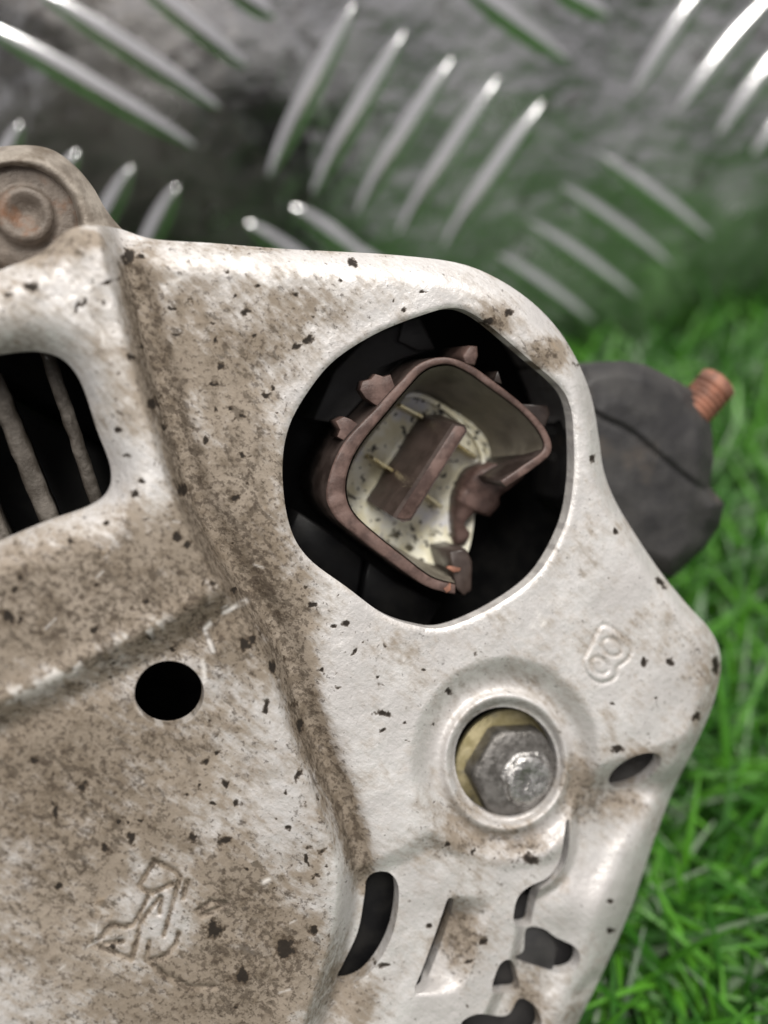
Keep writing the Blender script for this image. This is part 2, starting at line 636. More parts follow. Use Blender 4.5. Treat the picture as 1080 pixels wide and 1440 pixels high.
def build_grass():
    n = 62000
    X = RNG.uniform(-.30, .40, n)
    Y = RNG.uniform(-.26, .27, n)
    foot = PL_D + X * math.tan(YAW) - 0.004
    keep = Y < foot
    X, Y, foot = X[keep], Y[keep], foot[keep]
    n = len(X)
    L = RNG.uniform(.018, .037, n)
    yaw = RNG.uniform(0, 2 * math.pi, n)
    lean = RNG.uniform(.1, 1.15, n) ** 1.0
    curl = RNG.uniform(.1, 1.3, n)
    wid = RNG.uniform(.0006, .0011, n)
    tone = np.clip(RNG.random(n) * .75 + .3 * fbm(X * 1000, Y * 1000, 40, 5) + .02, 0, .89)
    pale = RNG.random(n) < .05
    tone = np.where(pale, 1.0, tone)
    S = 4
    V = np.zeros((n, S + 1, 2, 3))
    dx, dy = np.cos(yaw), np.sin(yaw)
    px, py, pz = X.copy(), Y.copy(), np.zeros(n)
    for s in range(S + 1):
        wdt = wid * (1 - (s / S) ** 2 * .8)
        for k, sg in enumerate((-1, 1)):
            V[:, s, k, 0] = px - dy * wdt * sg
            V[:, s, k, 1] = np.minimum(py + dx * wdt * sg, foot)
            V[:, s, k, 2] = pz
        ang = lean + curl * (s / S)
        px = px + dx * np.sin(ang) * L / S
        py = py + dy * np.sin(ang) * L / S
        pz = np.maximum(pz + np.cos(ang) * L / S, .001)
    base = (np.arange(n) * (S + 1) * 2)[:, None, None]
    q = np.array([[2 * s, 2 * s + 1, 2 * s + 3, 2 * s + 2] for s in range(S)])[None] + base
    o = quad_mesh('grass', V.reshape(-1, 3), q.reshape(-1, 4), M_GRASS, None, {'tone': np.repeat(tone, (S + 1) * 2)})
    o['kind'] = 'stuff'
    o['label'] = 'bright green artificial grass around and under the alternator'
    o['category'] = 'grass'


build_grass()

# ------------------------------------------------------------------ tread plate


def on_plate(px, py):
    d = CX * ((px - 540) / FPX) + CY * ((720 - py) / FPX) - CZ
    o = Vector((0, 0, CAM_H))
    t = (pl_o - o).dot(pl_n) / d.dot(pl_n)
    q = o + d * t - pl_o
    return q.dot(pl_x), q.dot(pl_y)


def build_plate():
    root = bpy.data.objects.new('tread_plate', None)
    COL.objects.link(root)
    root.matrix_world = PL_M
    root['label'] = 'shiny aluminium tread plate with raised bars standing upright behind the alternator'
    root['category'] = 'metal plate'
    # sheet: gently wavy front, 3 mm thick
    nx, ny = 60, 36
    xs = np.linspace(-.34, .36, nx)
    ys = np.linspace(0.0, .30, ny)
    xx, yy = np.meshgrid(xs, ys)
    zz = (fbm(xx * 1000, yy * 1000, 90, 77, 3) - .5) * .0016
    v = np.stack([xx, yy, zz], -1).reshape(-1, 3)
    vb = v.copy(); vb[:, 2] += .003
    N = nx * ny
    q = []
    for j in range(ny - 1):
        for i in range(nx - 1):
            a = j * nx + i
            q.append((a, a + nx, a + nx + 1, a + 1))
            q.append((N + a, N + a + 1, N + a + nx + 1, N + a + nx))
    for i in range(nx - 1):
        q.append((i, i + 1, N + i + 1, N + i))
        a = (ny - 1) * nx + i
        q.append((a + 1, a, N + a, N + a + 1))
    for j in range(ny - 1):
        a = j * nx
        q.append((a + nx, a, N + a, N + a + nx))
        a = j * nx + nx - 1
        q.append((a, a + nx, N + a + nx, N + a))
    quad_mesh('sheet', np.concatenate([v, vb]), q, M_PLATE, root)
    # one lens-shaped rib shared by all bars (unit length along x)
    nu, nv = 22, 9
    bv, bf = [], []
    for i in range(nu + 1):
        u = -1 + 2 * i / nu
        wd = (1 - abs(u) ** 2.2) ** .62 if abs(u) < 1 else 0
        for j in range(nv + 1):
            s = -1 + 2 * j / nv
            bv.append((u * .5, s * wd * .5, -(1 - abs(s) ** 2) * (wd ** .5)))
    for i in range(nu):
        for j in range(nv):
            a = i * (nv + 1) + j
            bf.append((a, a + 1, a + nv + 2, a + nv + 1))
    me = None
    bars = [((-45, 22), (278, 208)), ((45, -18), (312, 154)), ((180, -38), (348, 95)), ((300, -38), (388, 26)),
            ((500, 2), (376, 252)), ((570, 42), (438, 275)), ((637, 80), (500, 302)), ((702, 108), (558, 333)), ((764, 142), (622, 350)),
            ((640, -30), (802, 88)), ((765, -28), (858, 24)), ((1000, -35), (890, 134)), ((1085, -8), (950, 160)), ((1120, 45), (1008, 194)),
            ((1160, 100), (1055, 222)), ((838, 214), (1004, 340)), ((790, 262), (948, 378)), ((744, 312), (900, 424)), ((700, 358), (842, 462)),
            ((30, 170), (-20, 290)), ((186, 232), (120, 360)), ((250, 258), (190, 380)), ((345, 312), (470, 400)), ((410, 290), (520, 370)),
            ((-160, -20), (-20, 105)), ((460, 330), (580, 410)),
            ((110, 210), (50, 320)), ((900, -140), (1060, -40)), ((330, -190), (200, -60)), ((250, -230), (110, -100))]
    for (a, b) in bars:
        ax, ay = on_plate(*a)
        bx, by = on_plate(*b)
        L = math.hypot(bx - ax, by - ay)
        if me is None:
            o = mesh('tread_bar', bv, bf, M_BAR, root)
            me = o.data
            fix_normals(o)
        else:
            o = new_obj('tread_bar', me, None, root)
        o.location = ((ax + bx) / 2, (ay + by) / 2, 0.0003)
        o.rotation_euler = (0, 0, math.atan2(by - ay, bx - ax))
        o.scale = (L, .0060, .0019)
    return root


build_plate()

# ------------------------------------------------------------------ alternator
ALT = bpy.data.objects.new('alternator', None)
COL.objects.link(ALT)
ALT['label'] = 'dirty used car alternator with stamped aluminium rear cover and broken brown connector'
ALT['category'] = 'alternator'
BASE_H = -58.0                         # pulley end of the alternator, mm below the cover
ALT.matrix_world = ALT_M
PART_SHIFT = None

OUT = spline([(-150, 452), (-60, 408), (0, 380), (58, 356), (92, 326), (122, 317), (165, 321), (215, 336), (300, 342), (400, 350),
              (480, 354), (560, 359), (640, 369), (692, 388), (742, 420), (782, 460), (812, 508), (832, 560), (842, 615), (849, 662),
              (866, 706), (896, 756), (930, 806), (966, 850), (997, 884), (1012, 916), (1012, 952), (1000, 998), (976, 1052),
              (946, 1112), (916, 1192), (886, 1280), (850, 1362), (812, 1440), (765, 1530), (700, 1590), (560, 1612), (300, 1612), (60, 1612),
              (-130, 1600), (-160, 1500), (-160, 1200), (-160, 900), (-160, 640), (-158, 500)])
H_CONN = spline([(600, 441), (636, 433), (662, 440), (690, 459), (738, 500), (785, 541), (802, 572), (807, 620), (806, 680), (793, 742),
                 (755, 808), (695, 853), (628, 882), (585, 880), (540, 864), (488, 826), (432, 783), (406, 735), (397, 660), (407, 598),
                 (440, 541), (476, 502), (535, 466)])
H_WIN = spline([(-60, 512), (0, 498), (55, 494), (92, 508), (116, 542), (136, 602), (156, 658), (152, 692), (124, 714), (62, 736), (0, 762),
                (-60, 782), (-110, 780), (-125, 700), (-110, 560)])
H_RND = ellipse(238, 975, 49, 46, 0)
H_NUT = ellipse(712, 1072, 72, 79, -20)
H_OVAL = ellipse(893, 1083, 41, 18, -27)
H_S1 = spline([(530, 1226), (550, 1229), (561, 1252), (556, 1300), (540, 1340), (515, 1372), (488, 1384), (473, 1377), (484, 1352), (503, 1310),
               (512, 1262), (516, 1236)])
H_S2 = spline([(630, 1264), (638, 1266), (632, 1290), (619, 1330), (603, 1372), (598, 1392), (588, 1397), (583, 1390), (592, 1368), (608, 1325), (622, 1285)])
H_S3 = spline([(728, 1302), (722, 1292), (727, 1265), (742, 1248), (770, 1234), (786, 1212), (792, 1185), (796, 1155), (801, 1156), (800, 1190), (793, 1218), (776, 1240), (758, 1254), (750, 1280), (745, 1300)])
H_S4 = spline([(740, 1306), (762, 1305), (782, 1318), (808, 1331), (816, 1346), (810, 1362), (790, 1369), (762, 1362), (732, 1352), (724, 1346), (736, 1336)])
H_S5 = spline([(702, 1358), (718, 1350), (727, 1370), (730, 1392), (712, 1396), (692, 1394)])
H_S6 = spline([(648, 1440), (672, 1426), (712, 1428), (730, 1404), (752, 1414), (762, 1440), (748, 1462), (700, 1470), (660, 1462)])
HOLES = [H_CONN, H_WIN, H_RND, H_NUT, H_OVAL, H_S1, H_S2, H_S3, H_S4, H_S5, H_S6]
CREASE = spline([(150, 250), (166, 340), (186, 420), (207, 500), (232, 590), (264, 690), (302, 770), (348, 840), (390, 912), (420, 1000), (455, 1090),
                 (487, 1170), (500, 1240), (493, 1310), (472, 1380), (452, 1440), (430, 1520), (400, 1620), (380, 1700)], False)
RIDGE = spline([(-300, 1145), (-150, 1075), (0, 1004), (100, 958), (190, 912), (262, 876), (330, 832), (420, 780), (600, 680)], False)
FSTEP = spline([(380, 1262), (500, 1216), (560, 1190), (604, 1166), (650, 1180), (712, 1196), (770, 1185), (800, 1140), (850, 1080), (990, 1020)], False)
GCURVE = spline([(812, 1020), (806, 1080), (801, 1140), (797, 1196), (777, 1234), (742, 1256), (726, 1292), (716, 1345), (698, 1385), (668, 1450), (620, 1560), (590, 1640)], False)
ATOP = spline([(760, 1110), (806, 1096), (850, 1068), (890, 1058), (940, 1064), (1040, 1040)], False)
E8_OUT = spline([(850, 879), (862, 884), (880, 897), (887, 909), (885, 922), (878, 931), (868, 938), (866, 950), (857, 958), (844, 960), (833, 955),
                 (824, 945), (820, 930), (829, 910), (841, 886)])
E8_A = ellipse(860, 910, 15, 11, 35, 24)
E8_B = ellipse(843, 936, 14, 10, 40, 24)
EMB = [[(217, 1210), (246, 1224), (253, 1233), (230, 1315)], [(241, 1243), (214, 1256)], [(211, 1254), (200, 1278), (188, 1300)], [(196, 1245), (210, 1256)],
       [(196, 1245), (217, 1210)], [(226, 1261), (206, 1284), (196, 1300), (193, 1320), (185, 1349), (134, 1328), (157, 1300), (176, 1303), (188, 1300)],
       [(148, 1327), (173, 1323)], [(227, 1263), (224, 1284)], [(210, 1323), (206, 1350), (235, 1372), (266, 1388), (303, 1388)],
       [(212, 1349), (230, 1346), (247, 1328), (251, 1312)], [(277, 1281), (297, 1268), (320, 1271), (284, 1288), (277, 1281)], [(262, 1240), (258, 1262)]]


def emb_lines(x, y):
    d = np.full(x.shape, 99.0)
    m = (x > 110) & (x < 340) & (y > 1190) & (y < 1410)
    dd = np.full(m.sum(), 99.0)
    for l in EMB:
        dd = np.minimum(dd, seg_dist(x[m], y[m], np.array(l, float), False)[0])
    d[m] = dd
    m = (x > 790) & (x < 910) & (y > 850) & (y < 985)
    dd = np.full(m.sum(), 99.0)
    for l in (E8_OUT, E8_A, E8_B):
        dd = np.minimum(dd, seg_dist(x[m], y[m], l, True)[0])
    d[m] = dd
    return d


CACHE = {}


def fields(x, y):
    key = (len(x), float(x.sum()), float(y.sum()))
    if CACHE.get('k') == key:
        return CACHE
    CACHE.clear()
    CACHE['k'] = key
    d, s = seg_dist(x, y, CREASE, False)
    CACHE['crease'] = np.where(s > 0, d, -d)          # + on the raised left side
    d, s = seg_dist(x, y, RIDGE, False)
    CACHE['ridge'] = np.where(s > 0, d, -d)           # + below the ridge
    d, s = seg_dist(x, y, FSTEP, False)
    CACHE['fstep'] = np.where(s > 0, d, -d)
    d, s = seg_dist(x, y, GCURVE, False)
    CACHE['g'] = np.where(s < 0, d, -d)               # + right of the curve
    d, s = seg_dist(x, y, ATOP, False)
    CACHE['atop'] = np.where(s > 0, d, -d)
    CACHE['win'] = -poly_sd(x, y, H_WIN, 90)
    CACHE['conn'] = -poly_sd(x, y, H_CONN, 90)
    CACHE['emb'] = emb_lines(x, y)
    return CACHE


def cover_h(x, y, so):
    f = fields(x, y)
    left = sstep(-5, 27, f['crease'])
    tops = 6.6 - 1.9 * sstep(-20, 26, f['ridge'])
    bulge = 0.5 * np.exp(-((f['crease'] - 50) / 26) ** 2) * sstep(-10, 60, f['ridge'])
    h = left * (tops + bulge)
    h = h - 1.5 * np.exp(-((f['crease'] + 12) / 20) ** 2)                      # deepened trough at the foot of the step
    # shoulder above the ridge and soft groove under it
    on_left = sstep(10, 60, f['crease'])
    h = h + on_left * (0.45 * np.exp(-((f['ridge'] + 20) / 15) ** 2) - 0.3 * np.exp(-((f['ridge'] - 30) / 16) ** 2))
    # window frame bends inward
    w_ = np.clip(1 - f['win'] / 62, 0, 1)
    h = h - 3.6 * w_ ** 2.2
    # nut recess: moat and rolled lip
    dx, dy = x - 712, (y - 1072) * 0.91
    r = np.hypot(dx, dy)
    moat = sstep(138, 100, r)
    low = np.clip(sstep(0, 30, f['fstep']), 0, 1) * (1 - left)
    gz = sstep(0, 16, f['g']) * sstep(0, 60, f['atop'])
    h = h - 2.5 * moat * (1 - 0.45 * low) * (1 - .55 * gz)
    h = h + 1.15 * np.exp(-((r - 85) / 7.0) ** 2) - 0.5 * sstep(80, 73, r)
    h = h - 1.25 * low * (1 - gz)
    # lower right step
    h = h - 4.4 * gz
    h = h + 1.7 * np.exp(-(((x - 812) / 52) ** 2 + ((y - 1272) / 48) ** 2)) * gz
    h = h - 1.6 * np.exp(-(((x - 880) / 60) ** 2 + ((y - 1105) / 22) ** 2)) * (1 - sstep(0, 50, -f['atop']))
    h = h + 1.1 * np.exp(-(((x - 880 + (y - 1190) * .42) / 22) ** 2)) * sstep(1130, 1200, y) * gz
    h = h - 1.0 * np.exp(-((seg_dist(x, y, np.array([(815, 1400), (836, 1375)], float), False)[0] / 9) ** 2))
    # pressed louvre right of the slit
    t = (x - (636 - (y - 1264) * 0.37))
    lou = sstep(1258, 1290, y) * sstep(1402, 1370, y) * np.clip(1 - t / 62, 0, 1) * (t > -3)
    h = h - 3.8 * lou * sstep(-3, 0, t)
    # broad bending and dents
    h = h + (fbm(x, y, 150, 3, 3) - .5) * 0.7 + (fbm(x, y, 38, 21, 3) - .5) * 0.22
    h = h - np.where(x > 600, .2, .38) * np.exp(-(f['emb'] / np.where(x > 600, 2.6, 3.4)) ** 2)
    e8 = poly_sd(x, y, E8_OUT, 30)
    h = h + 0.16 * sstep(-2, 5, e8)
    # rolled outer edge, wider along the top
    wt = 46 * sstep(560, 380, y) + 26 * sstep(380, 560, y)
    q = np.clip(1 - so / wt, 0, 1)
    h = h - 3.4 * q ** 2.3
    # rolled-in edge of the cut-outs
    h = h - 0.35 * np.clip(1 - f['conn'] / 9, 0, 1) ** 2
    return h


SPOTS = [(180, 362, 10, 15, 0), (198, 361, 9, 6, 0), (108, 432, 4, 15, 20), (117, 424, 4, 11, 20), (45, 402, 13, 8, 0), (12, 415, 15, 6, 0), (152, 396, 11, 5, -20),
         (345, 440, 6, 10, 15), (416, 487, 10, 5, -15), (434, 478, 9, 7, -30), (362, 404, 5, 4, 0), (495, 368, 10, 8, 30), (417, 415, 5, 5, 0), (594, 411, 6, 3, -15),
         (568, 434, 5, 4, 0), (360, 472, 4, 4, 0), (300, 540, 8, 3, 20), (340, 582, 8, 4, 20), (322, 574, 4, 4, 0), (375, 555, 10, 4, 10), (384, 548, 6, 4, 0),
         (170, 525, 9, 4, 45), (184, 500, 11, 5, 35), (165, 605, 5, 9, -25), (178, 640, 5, 4, 0), (197, 675, 6, 5, 0), (187, 694, 8, 6, 0), (215, 568, 11, 12, 0),
         (230, 600, 6, 9, 0), (256, 690, 12, 11, 0), (250, 755, 10, 9, 0), (266, 766, 9, 9, 0), (78, 1142, 7, 14, 10), (150, 1192, 12, 10, 0), (187, 1177, 9, 7, 0),
         (165, 1156, 5, 5, 0), (181, 1158, 4, 4, 0), (198, 1152, 4, 4, 0), (290, 1072, 8, 6, 20), (313, 1182, 13, 12, 0), (270, 1178, 8, 9, 0), (420, 1090, 5, 15, 35),
         (405, 1165, 9, 6, 0), (432, 1210, 3, 15, -20), (445, 1232, 12, 3, -30), (82, 1246, 7, 8, 0), (302, 1306, 22, 17, 20), (402, 1332, 16, 20, 0), (340, 1372, 14, 18, 0),
         (12, 866, 12, 9, 0), (28, 872, 6, 9, 0), (345, 905, 11, 16, 20), (357, 896, 8, 8, 0), (381, 938, 10, 13, 0), (421, 1020, 7, 13, 0), (372, 992, 8, 11, 10),
         (540, 1003, 13, 6, 15), (632, 971, 7, 6, 0), (680, 1326, 10, 8, 0), (605, 1302, 6, 6, 0), (905, 929, 5, 9, 0), (943, 930, 5, 8, 0), (868, 1052, 11, 7, 0),
         (861, 990, 4, 4, 0), (923, 980, 4, 4, 0), (567, 1019, 4, 4, 0), (498, 915, 4, 10, 30), (595, 942, 6, 4, 0), (487, 878, 9, 7, 20), (455, 940, 4, 6, 0),
         (440, 1310, 8, 10, 0), (306, 1060, 5, 5, 0), (318, 1100, 5, 6, 0), (300, 1130, 7, 5, 0), (333, 1128, 8, 5, 20), (282, 1104, 5, 5, 0), (265, 1118, 4, 5, 0),
         (118, 1105, 12, 12, 0), (48, 1068, 7, 6, 0), (470, 880, 6, 5, 0), (745, 1208, 22, 10, 15), (668, 1198, 3, 9, 0), (627, 1190, 6, 5, 0), (860, 1310, 8, 6, 0),
         (857, 1268, 5, 5, 0), (660, 1350, 8, 5, 15), (540, 1360, 12, 6, -20), (715, 440, 9, 8, 0), (690, 450, 7, 10, 20), (930, 820, 5, 12, -35), (868, 745, 5, 6, 0),
         (835, 645, 5, 7, 0), (160, 560, 3, 3, 0), (148, 735, 6, 6, 0), (100, 760, 10, 6, 20), (20, 830, 7, 8, 0), (205, 845, 9, 6, 0), (130, 885, 9, 8, 0), (300, 820, 8, 10, 0),
         (330, 830, 6, 8, 20), (440, 850, 8, 5, 0), (420, 600, 3, 8, 20), (345, 640, 10, 5, 25), (330, 700, 9, 6, 10), (290, 620, 6, 6, 0), (305, 480, 3, 6, 0), (250, 470, 8, 4, 0),
         (240, 435, 9, 4, 10), (310, 515, 5, 12, 5), (1005, 935, 6, 20, 0), (980, 1010, 10, 6, -40)]
# brown film and some painted shading: x, y, radius x, radius y, amount
FILM_SHADE = [(330, 480, 150, 90, .42), (250, 420, 60, 60, .2), (330, 640, 75, 130, .55), (350, 770, 60, 80, .7), (400, 850, 45, 70, .5), (430, 1000, 28, 120, .55), (470, 1130, 24, 80, .5),
        (205, 520, 22, 110, .6), (245, 640, 22, 80, .6), (120, 850, 200, 85, .85), (330, 1250, 90, 150, .35), (40, 820, 120, 60, .2), (250, 750, 50, 40, .35), (60, 1080, 200, 120, .55), (210, 1060, 150, 130, .30),
        (200, 1250, 180, 120, .35), (60, 1300, 130, 160, .3), (300, 1390, 160, 80, .55), (370, 1340, 70, 60, .4), (330, 900, 70, 50, .5), (755, 500, 45, 26, .65), (700, 450, 28, 24, .6),
        (620, 455, 60, 15, .25), (712, 1185, 85, 30, .55), (810, 1110, 26, 55, .55), (640, 1140, 40, 30, .3), (650, 1325, 34, 50, .8), (860, 1130, 50, 30, .5), (905, 1060, 40, 16, .3), (500, 1200, 25, 40, .5),  # patch on the lower right step paints in its grey shading
        (500, 1400, 40, 40, .4), (60, 340, 60, 30, .5), (130, 340, 30, 20, .35), (500, 350, 300, 8, .35), (700, 940, 90, 60, .16), (980, 960, 26, 70, .35), (560, 920, 60, 40, .1),
        (600, 1200, 60, 26, .22), (735, 1390, 30, 50, .45), (780, 1440, 50, 40, .4), (880, 900, 60, 50, .12), (30, 420, 60, 25, .25), (470, 430, 50, 30, .2), (560, 470, 40, 15, .2)]


def blob(x, y, cx, cy, a, b, ang=0.0):
    m = (np.abs(x - cx) < 3.2 * max(a, b)) & (np.abs(y - cy) < 3.2 * max(a, b))
    c, s = math.cos(math.radians(ang)), math.sin(math.radians(ang))
    out = np.zeros(x.shape)
    dx, dy = x[m] - cx, y[m] - cy
    u, v = dx * c + dy * s, -dx * s + dy * c
    out[m] = np.exp(-((u / a) ** 2 + (v / b) ** 2))
    return out


def cover_attr(x, y, so):
    f = fields(x, y)
    g = .15 + .10 * sstep(.4, .7, fbm(x, y, 120, 260, 3)) + .20 * sstep(10, 60, f['crease']) * sstep(-40, 40, f['win'] - 60 + (y - 560) * .2) + .10 * sstep(620, 300, x) * sstep(900, 700, y)
    for (cx, cy, a, b, k) in FILM_SHADE:
        g = np.maximum(g, 0) + 1.25 * k * blob(x, y, cx, cy, a, b) * (1 - np.clip(g, 0, 1) * .6)
    g = g + .95 * np.exp(-((f['crease'] + 8) / 18) ** 2) * sstep(350, 400, y) * sstep(1290, 1150, y) * (.55 + .9 * fbm(x, y, 45, 220))  # dark band at the step's foot: dirt with painted-in shade
    g = g * (1 - .5 * blob(x, y, 215, 1290, 75, 80)) * (1 - .35 * blob(x, y, 300, 1130, 90, 60)) * (1 - .45 * blob(x, y, 400, 1120, 30, 90, 0))
    g = g + np.where(x > 600, .16, .55) * np.exp(-(f['emb'] / 3.2) ** 2)
    # lighter strips: front face of the window frame and the dome's shoulder
    g = g * (1 - .6 * blob(x, y, 205, 640, 26, 110, -17)) * (1 - .55 * blob(x, y, 478, 1230, 18, 120, -8))
    g = g + .25 * (fbm(x, y, 60, 50) - .5)
    g = np.clip(g, 0, 1)
    s = np.zeros(x.shape)
    xw = x + 10 * (fbm(x, y, 17, 140, 3) - .5) + 6 * (fbm(x, y, 6, 150, 2) - .5)
    yw = y + 10 * (fbm(x, y, 17, 160, 3) - .5) + 6 * (fbm(x, y, 6, 170, 2) - .5)
    for (cx, cy, a, b, an) in SPOTS:
        s = np.maximum(s, blob(xw, yw, cx, cy, a * .92, b * .92, an))
    r = np.random.default_rng(5)
    clus = [(320, 470, 95, 60, 45), (335, 660, 55, 90, 60), (120, 850, 130, 60, 75), (255, 760, 40, 30, 25), (385, 900, 40, 45, 30), (425, 1050, 30, 90, 40),
            (200, 1130, 120, 70, 60), (60, 1080, 60, 70, 25), (320, 1310, 100, 70, 70), (440, 1210, 28, 70, 26), (765, 500, 45, 30, 26), (500, 900, 40, 50, 20),
            (560, 1000, 60, 60, 14), (700, 1205, 70, 20, 22), (700, 960, 160, 60, 14), (900, 930, 60, 60, 9), (225, 600, 14, 100, 34), (90, 420, 70, 30, 20),
            (430, 349, 200, 4, 40), (480, 450, 60, 40, 16), (190, 640, 20, 70, 10), (640, 1340, 80, 50, 12), (830, 1330, 40, 90, 10), (985, 1000, 14, 60, 14)]
    for (ccx, ccy, sx, sy, cnt) in clus:
        for k in range(cnt):
            cx, cy = r.normal(ccx, sx), r.normal(ccy, sy)
            a = min(math.exp(r.normal(.62, .48)), 6)
            s = np.maximum(s, r.uniform(.35, .85) * blob(xw, yw, cx, cy, a * r.uniform(.9, 2.1), a, r.uniform(0, 180)))
    b = np.zeros(x.shape)
    scr = [[(346, 845), (322, 858), (302, 870), (286, 886), (296, 906), (300, 918)], [(286, 930), (288, 960)], [(12, 935), (20, 928)], [(755, 860), (768, 878), (750, 880)], [(575, 440), (640, 430)], [(640, 440), (690, 470)], [(100, 420), (150, 380)]]
    for k in range(46):
        cx, cy = r.uniform(0, 980), r.uniform(380, 1400)
        an = r.normal(-.6, .5)
        l = r.uniform(6, 26)
        scr.append([(cx, cy), (cx + l * math.cos(an), cy + l * math.sin(an))])
    for i, l in enumerate(scr):
        l = np.array(l, float)
        m = (x > l[:, 0].min() - 8) & (x < l[:, 0].max() + 8) & (y > l[:, 1].min() - 8) & (y < l[:, 1].max() + 8)
        if m.any():
            d = seg_dist(x[m], y[m], l, False)[0]
            b[m] = np.maximum(b[m], (.6 if i < 10 else .4) * np.exp(-(d / (3.4 if i < 10 else 1.3)) ** 2))
    b = np.maximum(b, .75 * np.clip(1 - f['conn'] / 4, 0, 1) * sstep(560, 700, x + (y - 700) * .3))
    b = np.maximum(b, .62 * np.exp(-((f['ridge'] + 16) / 13) ** 2) * sstep(260, 200, x) * sstep(.40, .62, fbm(x * .7 + y * .7, (y - x) * 2.2, 34, 95, 3)))
    hr = -poly_sd(x, y, H_RND, 30)
    b = np.maximum(b, .35 * np.clip(1 - hr / 5, 0, 1) * (hr > -3) * sstep(985, 1005, y))  # lower rim of the round hole drawn paler
    b = b * sstep(.35, .55, fbm(x, y, 14, 90, 2))
    return {'grime_shade': g, 'spot': s, 'bare_pale': b}


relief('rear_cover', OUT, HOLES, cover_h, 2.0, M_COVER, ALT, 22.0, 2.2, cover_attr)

# ---- connector inside the big opening
RIM_IN = spline([(704, 676), (736, 654), (764, 632), (757, 606), (728, 574), (690, 546), (656, 522), (628, 512), (598, 520), (572, 546), (540, 584), (506, 626),
                 (489, 662), (486, 696), (498, 724), (528, 752), (566, 782), (606, 812), (640, 822)], False, 5)
RIM_OUT = spline([(716, 690), (748, 668), (780, 638), (771, 602), (740, 568), (700, 535), (662, 509), (622, 498), (586, 508), (558, 534), (524, 574), (488, 614),
                  (466, 655), (457, 700), (470, 734), (504, 764), (548, 796), (596, 828), (640, 840)], False, 5)
con = bpy.data.objects.new('connector', None)
COL.objects.link(con)
con.parent = ALT
con['label'] = 'worn brown plug socket with a broken side wall'
_k = np.interp(np.linspace(0, 1, len(RIM_IN)), [0, .5, .62, .72, .8, 1], [.66, .7, .95, .95, .75, .75])[:, None]
RIM_OUT2 = RIM_IN + (RIM_OUT - RIM_IN) * _k
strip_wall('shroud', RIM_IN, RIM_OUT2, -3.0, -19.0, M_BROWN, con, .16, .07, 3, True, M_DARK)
# dusty inner wall lining, slightly inside the shroud
cen = np.array([625.0, 668.0])
lin_t = cen + (RIM_IN - cen) * .985
LB = np.array([(672, 672), (680, 655), (682, 640), (674, 616), (654, 594), (632, 578), (612, 566), (592, 556), (574, 558), (556, 574), (530, 604), (502, 642), (489, 672), (487, 698),
               (500, 724), (528, 750), (562, 772), (596, 788), (622, 796)], float)
lin_b = spline(LB, False, 5)
v = []
for k in range(5):
    u = k / 4
    p = lin_t * (1 - u) + lin_b * u
    v.append(P(p[:, 0], p[:, 1], -3.6 * (1 - u) - 17.6 * u))
n = len(lin_t)
mesh('inner_wall', np.concatenate(v), [(r_ * n + i, r_ * n + i + 1, (r_ + 1) * n + i + 1, (r_ + 1) * n + i) for r_ in range(4) for i in range(n - 1)], M_WALLIN, con)
# broken wall stump
ST_IN = spline([(698, 652), (668, 666), (652, 688), (643, 711), (640, 740), (641, 768)], False, 5)
ST_OUT = np.array([(738, 670), (716, 688), (702, 698), (703, 710), (688, 727), (672, 719), (661, 726), (652, 738), (662, 750), (653, 766)], float)
tt = np.linspace(0, 1, len(ST_IN))
ST_OUT = np.stack([np.interp(tt, np.linspace(0, 1, len(ST_OUT)), ST_OUT[:, k]) for k in (0, 1)], -1)
strip_wall('broken_stump', ST_IN, ST_OUT, np.linspace(-10.5, -15.8, len(ST_IN)), -19.0, M_BROWN, con, .2, .12, 9)
prism('wall_remnant', [(632, 776), (655, 772), (664, 790), (663, 830), (652, 838), (640, 826)], -8.5, -19, M_BLOCK, con, 3)
# lugs and spurs on the outside of the shroud
prism('lug', [(506, 548), (510, 536), (522, 533), (528, 526), (540, 530), (549, 527), (556, 546), (548, 566), (530, 571), (514, 560)], -3.7, -6, M_BROWN, con, 1.2)
prism('lug', [(472, 592), (484, 586), (494, 590), (508, 600), (504, 616), (488, 622), (474, 614), (478, 604)], -4.2, -8, M_BROWN, con, 1.2)
prism('lug', [(650, 500), (660, 486), (671, 487), (672, 500), (668, 514), (654, 512)], -3.0, -14, M_BROWN, con, 3)
prism('lug', [(732, 568), (770, 570), (774, 582), (766, 602), (752, 590)], -4.4, -14, M_DARK, con, 3)
prism('spur', [(694, 536), (700, 522), (706, 540)], -3.6, -9, M_DARK, con, 1)
# sealant floor
FL = -17.5
fx, fy = [], []
flo = spline([(478, 700), (494, 640), (540, 572), (578, 544), (628, 562), (672, 600), (694, 650), (672, 700), (656, 780), (612, 800), (540, 775)])
nr = 14
cv, cf = [], []
c0 = flo.mean(0)
n = len(flo)
for r_ in range(nr + 1):
    rr = r_ / nr
    p = c0 + (flo - c0) * rr
    hh = FL + 1.2 * rr ** 4 + (fbm(p[:, 0], p[:, 1], 30, 8, 3) - .5) * 1.2
    cv.append(P(p[:, 0], p[:, 1], hh))
for r_ in range(nr):
    for i in range(n):
        j = (i + 1) % n
        cf.append((r_ * n + i, r_ * n + j, (r_ + 1) * n + j, (r_ + 1) * n + i))
ob = mesh('sealant', np.concatenate(cv), cf, M_SEAL, con)
rid = spline([(566, 556), (590, 556), (622, 572), (652, 596), (672, 622), (680, 648), (674, 662)], False, 6)
tube('sealant_ridge', P(rid[:, 0], rid[:, 1], np.linspace(-15.6, -15.0, len(rid))), .00042, M_SEAL, con)
